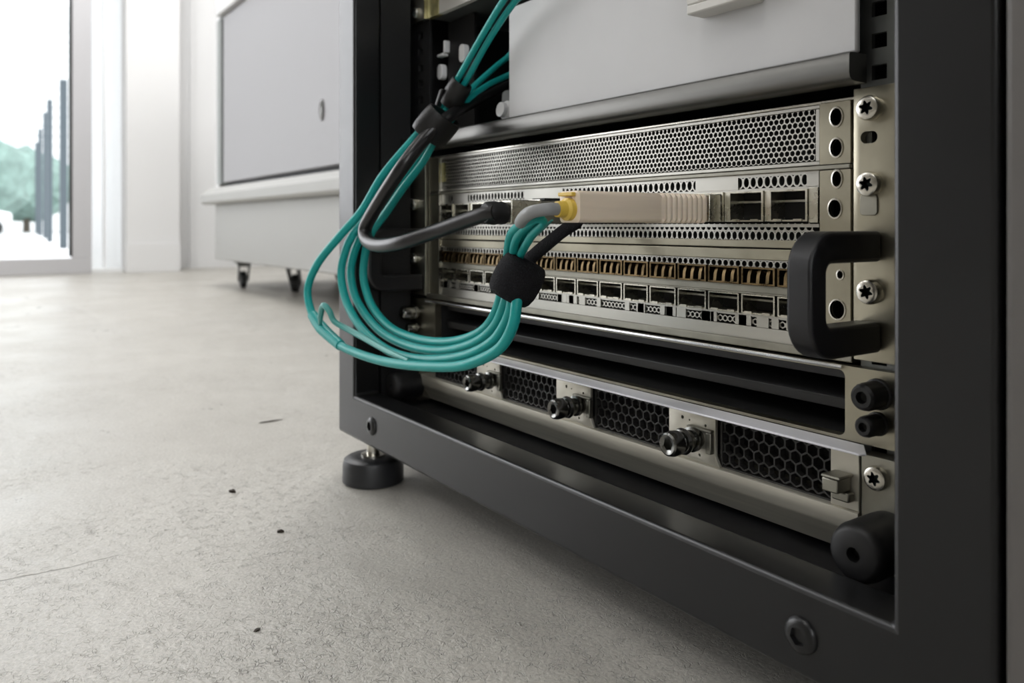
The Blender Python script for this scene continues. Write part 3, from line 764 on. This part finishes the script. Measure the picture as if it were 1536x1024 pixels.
# ------------------------------------------------------------------ cables
P = {
'A':[(0.2716,0.0300,0.4228),(0.2388,0.0320,0.4091),(0.2029,0.0340,0.3870),(0.1669,0.0340,0.3596),(0.1461,0.0300,0.3385),(0.1383,0.0100,0.3137),(0.1185,-0.0100,0.2820),(0.0973,-0.0200,0.2517),(0.0765,-0.0320,0.2291),(0.0520,-0.0420,0.2051),(0.0380,-0.0460,0.1811),(0.0495,-0.0460,0.1592),(0.0692,-0.0450,0.1493),(0.1057,-0.0430,0.1385),(0.1607,-0.0400,0.1350),(0.2126,-0.0370,0.1369),(0.2694,-0.0330,0.1432),(0.2977,-0.0300,0.1505),(0.3212,-0.0270,0.1619),(0.3337,-0.0260,0.1765),(0.3359,-0.0245,0.1910),(0.3309,-0.0205,0.2049),(0.3288,-0.0180,0.2172),(0.3670,-0.0360,0.2329),(0.3936,-0.0470,0.2415),(0.4156,-0.0550,0.2448)],
'B':[(0.2812,0.0360,0.4190),(0.2451,0.0380,0.4076),(0.2072,0.0400,0.3870),(0.1698,0.0400,0.3576),(0.1551,0.0300,0.3352),(0.1349,0.0220,0.3119),(0.0969,0.0120,0.2803),(0.0830,-0.0040,0.2508),(0.0805,-0.0200,0.2320),(0.0708,-0.0240,0.2154),(0.0666,-0.0260,0.1951),(0.0822,-0.0270,0.1709),(0.1192,-0.0280,0.1511),(0.1691,-0.0280,0.1403),(0.2216,-0.0270,0.1411),(0.2736,-0.0250,0.1503),(0.3044,-0.0220,0.1632),(0.3199,-0.0210,0.1781),(0.3301,-0.0235,0.1925),(0.3244,-0.0190,0.2045),(0.3208,-0.0160,0.2161),(0.3423,-0.0300,0.2285),(0.3646,-0.0400,0.2367),(0.3922,-0.0500,0.2433),(0.4181,-0.0570,0.2458)],
'C':[(0.1609,0.1100,0.4016),(0.1492,0.0950,0.3875),(0.1537,0.0750,0.3728),(0.1599,0.0500,0.3527),(0.1617,0.0300,0.3311),(0.1425,0.0230,0.3090),(0.1033,0.0140,0.2777),(0.0813,0.0020,0.2509),(0.0809,-0.0120,0.2319),(0.0676,-0.0150,0.2109),(0.0655,-0.0160,0.1911),(0.0836,-0.0170,0.1705),(0.1263,-0.0180,0.1522),(0.1757,-0.0180,0.1454),(0.2294,-0.0180,0.1476),(0.2736,-0.0170,0.1582),(0.2985,-0.0160,0.1721),(0.3169,-0.0195,0.1905),(0.3148,-0.0160,0.2038),(0.3119,-0.0140,0.2165),(0.3366,-0.0300,0.2317),(0.3635,-0.0420,0.2390),(0.3963,-0.0530,0.2458),(0.4194,-0.0580,0.2468)],
'D':[(0.1590,0.1150,0.3823),(0.1502,0.0950,0.3719),(0.1494,0.0750,0.3617),(0.1578,0.0500,0.3456),(0.1661,0.0300,0.3273),(0.1547,0.0200,0.3089),(0.1389,0.0160,0.2909),(0.1241,0.0060,0.2709),(0.1016,0.0000,0.2489),(0.0838,-0.0050,0.2319),(0.0777,-0.0080,0.2129),(0.0771,-0.0090,0.1909),(0.0960,-0.0100,0.1693),(0.1345,-0.0110,0.1542),(0.1802,-0.0110,0.1501),(0.2250,-0.0110,0.1528),(0.2597,-0.0100,0.1606),(0.2814,-0.0090,0.1717),(0.3056,-0.0165,0.1894),(0.3065,-0.0140,0.2033),(0.3145,-0.0100,0.2165),(0.3380,-0.0220,0.2300),(0.3622,-0.0340,0.2382),(0.3932,-0.0480,0.2448),(0.4181,-0.0570,0.2458)],
'E':[(0.0671,-0.0460,0.1497),(0.0788,-0.0500,0.1604),(0.0900,-0.0520,0.1712),(0.0983,-0.0500,0.1673),(0.1001,-0.0460,0.1582),(0.1126,-0.0400,0.1529),(0.1404,-0.0370,0.1481),(0.1796,-0.0360,0.1428),(0.2168,-0.0370,0.1409)],
'grey':[(0.3862,-0.0505,0.2408),(0.4012,-0.0540,0.2436),(0.4160,-0.0575,0.2451),(0.4227,-0.0550,0.2461),(0.4209,-0.0475,0.2465),(0.4209,-0.0430,0.2467)],
'black':[(0.1505,0.1250,0.3714),(0.1388,0.1050,0.3662),(0.1397,0.0750,0.3513),(0.1623,0.0400,0.3363),(0.1694,0.0180,0.3233),(0.1657,0.0040,0.3092),(0.1656,-0.0140,0.2879),(0.1467,-0.0200,0.2682),(0.1245,-0.0220,0.2501),(0.1108,-0.0230,0.2367),(0.1192,-0.0250,0.2267),(0.1444,-0.0260,0.2228),(0.1783,-0.0240,0.2255),(0.2115,-0.0130,0.2340),(0.2462,-0.0050,0.2428),(0.2648,-0.0010,0.2470),(0.2722,0.0020,0.2481),(0.2751,0.0130,0.2484)],
'S3':[(0.3922,-0.0400,0.2419),(0.3711,-0.0300,0.2378),(0.3505,-0.0240,0.2306),(0.3331,-0.0180,0.2216),(0.3252,-0.0160,0.2086)],
'tail':[(0.3065,-0.0060,0.2012),(0.3015,0.0040,0.2104),(0.3015,0.0140,0.2187),(0.3044,0.0260,0.2281),(0.3072,0.0360,0.2358),(0.3119,0.0440,0.2413)],
'tieU':[(0.1689,0.0360,0.3551),(0.1534,0.0310,0.3366)],
'tieL':[(0.1448,0.0340,0.3333),(0.1373,0.0220,0.3128)],
'band':[(0.3288,-0.0190,0.2164),(0.3192,-0.0190,0.1915)],
'ring':[(0.3077,-0.0200,0.1669)],
}
bc = thing('breakout_cable', (.408, .02, .2400), 'teal breakout fibre cable looping from a cream plug in the switch', 'cable')
# plug: cream body running out of the port, ribbed toward the metal shell
mb = MB()
xs0, xs1 = .3995, .4165
def ringrect(y, g=0.0, hz=0.0):
    return [(px, y, pz) for px, pz in rrect(xs0-g, xs1+g, .2405-g-hz, .2573+g+hz, .0025, 4)]
rings = [ringrect(-.0412, -.0012), ringrect(-.0405), ringrect(-.030), ringrect(-.016)]
y = -.014
rings.append(ringrect(.018))
for k in range(9):
    y = .020 + k*.0042; rings.append(ringrect(y, -.0006)); rings.append(ringrect(y+.0014, .0003)); rings.append(ringrect(y+.0030, -.0001))
mb.loft(rings)
obj('plug_body', mb, M['plug'], bc, smooth=50)
mb = MB(); mb.box(.4000, .4172, .0578, .0680, .2412, .2574); obj('plug_shell', mb, M['cage'], bc, bevel=.0006)
mb = MB(); mb.lathe([(.0060, 0), (.0060, .003), (.0046, .0045), (.0042, .009)], (.4090, -.0411, .2475), (0, -1, 0), 24); obj('boot', mb, M['yellow'], bc)
mb = MB(); mb.box(.402, .414, -.0440, -.0413, .2545, .2565); obj('latch_tab', mb, M['yellow'], bc, bevel=.0004)
G = [(.4090, -.0490, .2475), (.4085, -.0560, .2474)] + [(.4020, -.0610, .2460), (.3925, -.0590, .2436), (.3830, -.0550, .2405)]
mb = MB(); mb.tube(G, [.0034, .0034, .0035, .0036, .0034], 14, 8); obj('grey_jacket', mb, M['grey_cable'], bc)
def strand(key, r_lo, r_hi, end):
    p = list(P[key]); n = len(p)
    p[-1] = end
    rr = [r_hi if i < 8 else (r_lo if i > 11 else r_hi + (r_lo-r_hi)*(i-7)/4) for i in range(n)]
    for i in range(n-4, n): rr[i] = r_lo*(.70 if i < n-2 else .55)
    mb = MB(); mb.tube(p, rr, 12, 8)
    return obj('fibre_strand', mb, M['teal'], bc)
P['A'] = [(.37, .32, .600), (.36, .14, .590), (.335, .045, .540), (.305, .026, .480)] + P['A']
P['B'] = [(.39, .33, .606), (.38, .15, .596), (.352, .052, .545), (.318, .032, .482)] + P['B']
for q in 'CD': P[q] = [(P[q][0][0] + .05 - .012*j, .26 - .05*j, P[q][0][2] + .02 - .005*j) for j in range(3)] + P[q]
P['black'] = [(.190, .32, .400), (.176, .20, .388)] + P['black']
for key, end in (('A', (.3835, -.0560, .2412)), ('B', (.3838, -.0545, .2395)), ('C', (.3828, -.0560, .2398)), ('D', (.3845, -.0545, .2410))):
    strand(key, .0036, .0026, end)
mb = MB(); mb.tube(P['E'], [.0012, .0024, .0026, .0026, .0024, .0026, .0026, .0024, .0012], 10, 6); obj('fibre_strand', mb, M['teal_pale'], bc)
mb = MB(); mb.tube(P['S3'], [.0005, .0012, .0014, .0014, .0013], 10, 6); obj('fibre_strand', mb, M['teal_pale'], bc)
# clip on the outer strand
mb = MB(); mb.tube([P['A'][15], P['A'][16], P['A'][17]], [.0046, .0054, .0044], 14, 8); obj('cable_sleeve', mb, M['teal'], bc)

tw = thing('twinax_cable', (.271, .02, .2400), 'thick black cable with a metal plug in the port left of the cream plug', 'cable')
mb = MB(); mb.tube(P['black'][:-1], [.0042]*5 + [.0050, .0054] + [.0058]*11 + [.0056], 16, 8); obj('cable_jacket', mb, M['cable'], tw)
mb = MB(); mb.lathe([(.0066, 0), (.0080, .002), (.0085, .008), (.0078, .012), (.0084, .014), (.0078, .017)], (.2660, -.003, .2478), (0, 1, 0), 28); obj('strain_relief', mb, M['rubber'], tw)
mb = MB(); mb.box(.2580, .2745, .0142, .0385, .2402, .2572)
o = obj('plug_shell', mb, M['cage'], tw, bevel=.0008)
mb = MB(); mb.box(.2574, .2751, .0387, .0400, .2396, .2578); obj('collar', mb, M['nickel'], tw)
mb = MB(); mb.box(.2584, .2741, .0401, .0680, .2405, .2570); obj('plug_nose', mb, M['zincd'], tw, bevel=.0006)
mb = MB(); mb.box(.2590, .2735, .0440, .0600, .2574, .2590); obj('latch_tab', mb, M['rubber'], tw)

# straps
def strap_ring(p0, p1, rx, ry, th, m, name, parent, bulge=.0015):
    a, b = Vector(p0), Vector(p1); d = b - a; L = d.length; d.normalize()
    side = d.cross(Vector((0, 1, 0))).normalized(); dep = side.cross(d)
    def ring(t, k):
        c = a + d*(L*t); return [c + side*math.cos(q)*(rx + k) + dep*math.sin(q)*(ry + k) for q in [2*PI*i/40 for i in range(40)]]
    mb = MB()
    R = [ring(.02, -th), ring(0, -th*.5), ring(.02, 0), ring(.10, bulge*.5), ring(.26, bulge*.88), ring(.5, bulge), ring(.74, bulge*.88), ring(.90, bulge*.5), ring(.98, 0), ring(1, -th*.5), ring(.98, -th)]
    mb.loft(R + [R[0]], True, False, False)
    return obj(name, mb, m, parent)
vs = thing('cable_strap', (.324, -.019, .19), 'black fuzzy hook and loop strap cinched around the teal loop', 'cable strap')
strap_ring((.3320, -.0130, .2170), (.3235, -.0230, .1930), .0122, .0128, .0030, M['velcro'], 'band', vs, .0032)
mb = MB()
pts, _ = spline(P['tail'], .001, 6)
rings = []
for i, p in enumerate(pts):
    w = .0064 - .0010*(i/len(pts)); rings.append([p + Vector((math.cos(q)*w, 0, math.sin(q)*w*.85)) for q in [2*PI*k/16 for k in range(16)]])
mb.loft(rings)
obj('strap_tail', mb, M['velcro'], vs)
t1 = thing('cable_wrap', (.1665, .036, .345), 'black tape wrap around two rising teal cables, upper of the two', 'cable wrap', None)
strap_ring((.1705, .0372, .3580), (.1560, .0325, .3400), .0092, .0090, .0020, M['tape'], 'band', t1, .0010)
mb = MB(); mb.box(.148, .153, .022, .027, .338, .352)
for v in mb.bm.verts: v.co.x += (v.co.z - .338)*.7
obj('tie_end', mb, M['rubber'], t1, bevel=.001)
t2 = thing('cable_wrap', (.140, .028, .318), 'black tape wrap binding teal and black cables, lower of the two', 'cable wrap', None)
strap_ring((0.1681, 0.0225, 0.3298), (0.1546, 0.0125, 0.3123), .0130, .0165, .0020, M['tape'], 'band', t2, .0010)
# ------------------------------------------------------------------ debris on the floor
def chip(x, y, sx, sy, h, rot, lab, m=M['chip']):
    bm = MB(); bmesh.ops.create_icosphere(bm.bm, subdivisions=2, radius=1)
    for v in bm.bm.verts:
        v.co *= 1 + random.uniform(-.25, .25); v.co = Vector((v.co.x*sx, v.co.y*sy, max(-.6, v.co.z)*h + .6*h))
    bmesh.ops.transform(bm.bm, matrix=Matrix.Translation((x, y, 0)) @ Matrix.Rotation(rot, 4, 'Z'), verts=bm.bm.verts)
    o = obj('debris_chip', bm, m, None, at=(x, y, 0)); tag(o, lab, 'debris chip', 'chips of debris on the concrete')
chip(.006, -.104, .0034, .0022, .0016, .5, 'dark speck on the floor left of the rubber rack foot')
chip(-.232, .010, .0025, .016, .0008, .05, 'long thin flake on the floor left of the rack, farthest of the floor debris')
chip(.265, -.162, .0016, .0024, .0006, .4, 'small flat chip on the floor nearest the lower left foreground')
chip(.123, -.100, .0030, .0018, .0014, 1.1, 'brown speck on the floor in front of the rack foot, right of the dark speck')

# ------------------------------------------------------------------ light
w = bpy.data.worlds.new('World'); S.world = w; w.use_nodes = True
bg = w.node_tree.nodes['Background']; bg.inputs[0].default_value = (.97, .975, 1.0, 1); bg.inputs[1].default_value = 3.2
def area(name, loc, rot, sx, sy, power, col=(1, 1, 1)):
    l = bpy.data.lights.new(name, 'AREA'); l.shape = 'RECTANGLE'; l.size = sx; l.size_y = sy; l.energy = power; l.color = col
    o = bpy.data.objects.new(name, l); COL.objects.link(o); o.location = loc; o.rotation_euler = rot
    return o
area('daylight_window', (-3.70, -2.4, 1.4), (0, math.radians(-90), 0), 2.3, 2.8, 56, (.985, .98, 1))
area('daylight_right', (2.88, -2.0, 1.55), (0, math.radians(90), 0), 2.0, 2.7, 14, (1, .98, .97))
for x, y, p in LAMPS:
    area('ceiling_lamp', (x, y, 2.94), (0, 0, 0), .6, .6, p, (1, .99, .985))

# ------------------------------------------------------------------ camera
cd = bpy.data.cameras.new('Camera'); cam = bpy.data.objects.new('Camera', cd); COL.objects.link(cam)
cam.location = (.741, -.309, .239)
fw = Vector((-.82152, .57017, 0))
cam.rotation_euler = fw.to_track_quat('-Z', 'Y').to_euler()
cd.sensor_width = 36; cd.lens = 1206/1536*36
cd.shift_y = -174/1536
cd.clip_start = .01
cd.dof.use_dof = True; cd.dof.focus_distance = .47; cd.dof.aperture_fstop = (cd.lens/1000)/.0028
S.camera = cam
S.view_settings.view_transform = 'Standard'; S.view_settings.look = 'None'
S.view_settings.gamma = 1; S.view_settings.use_curve_mapping = False
S.view_settings.exposure = 0.0
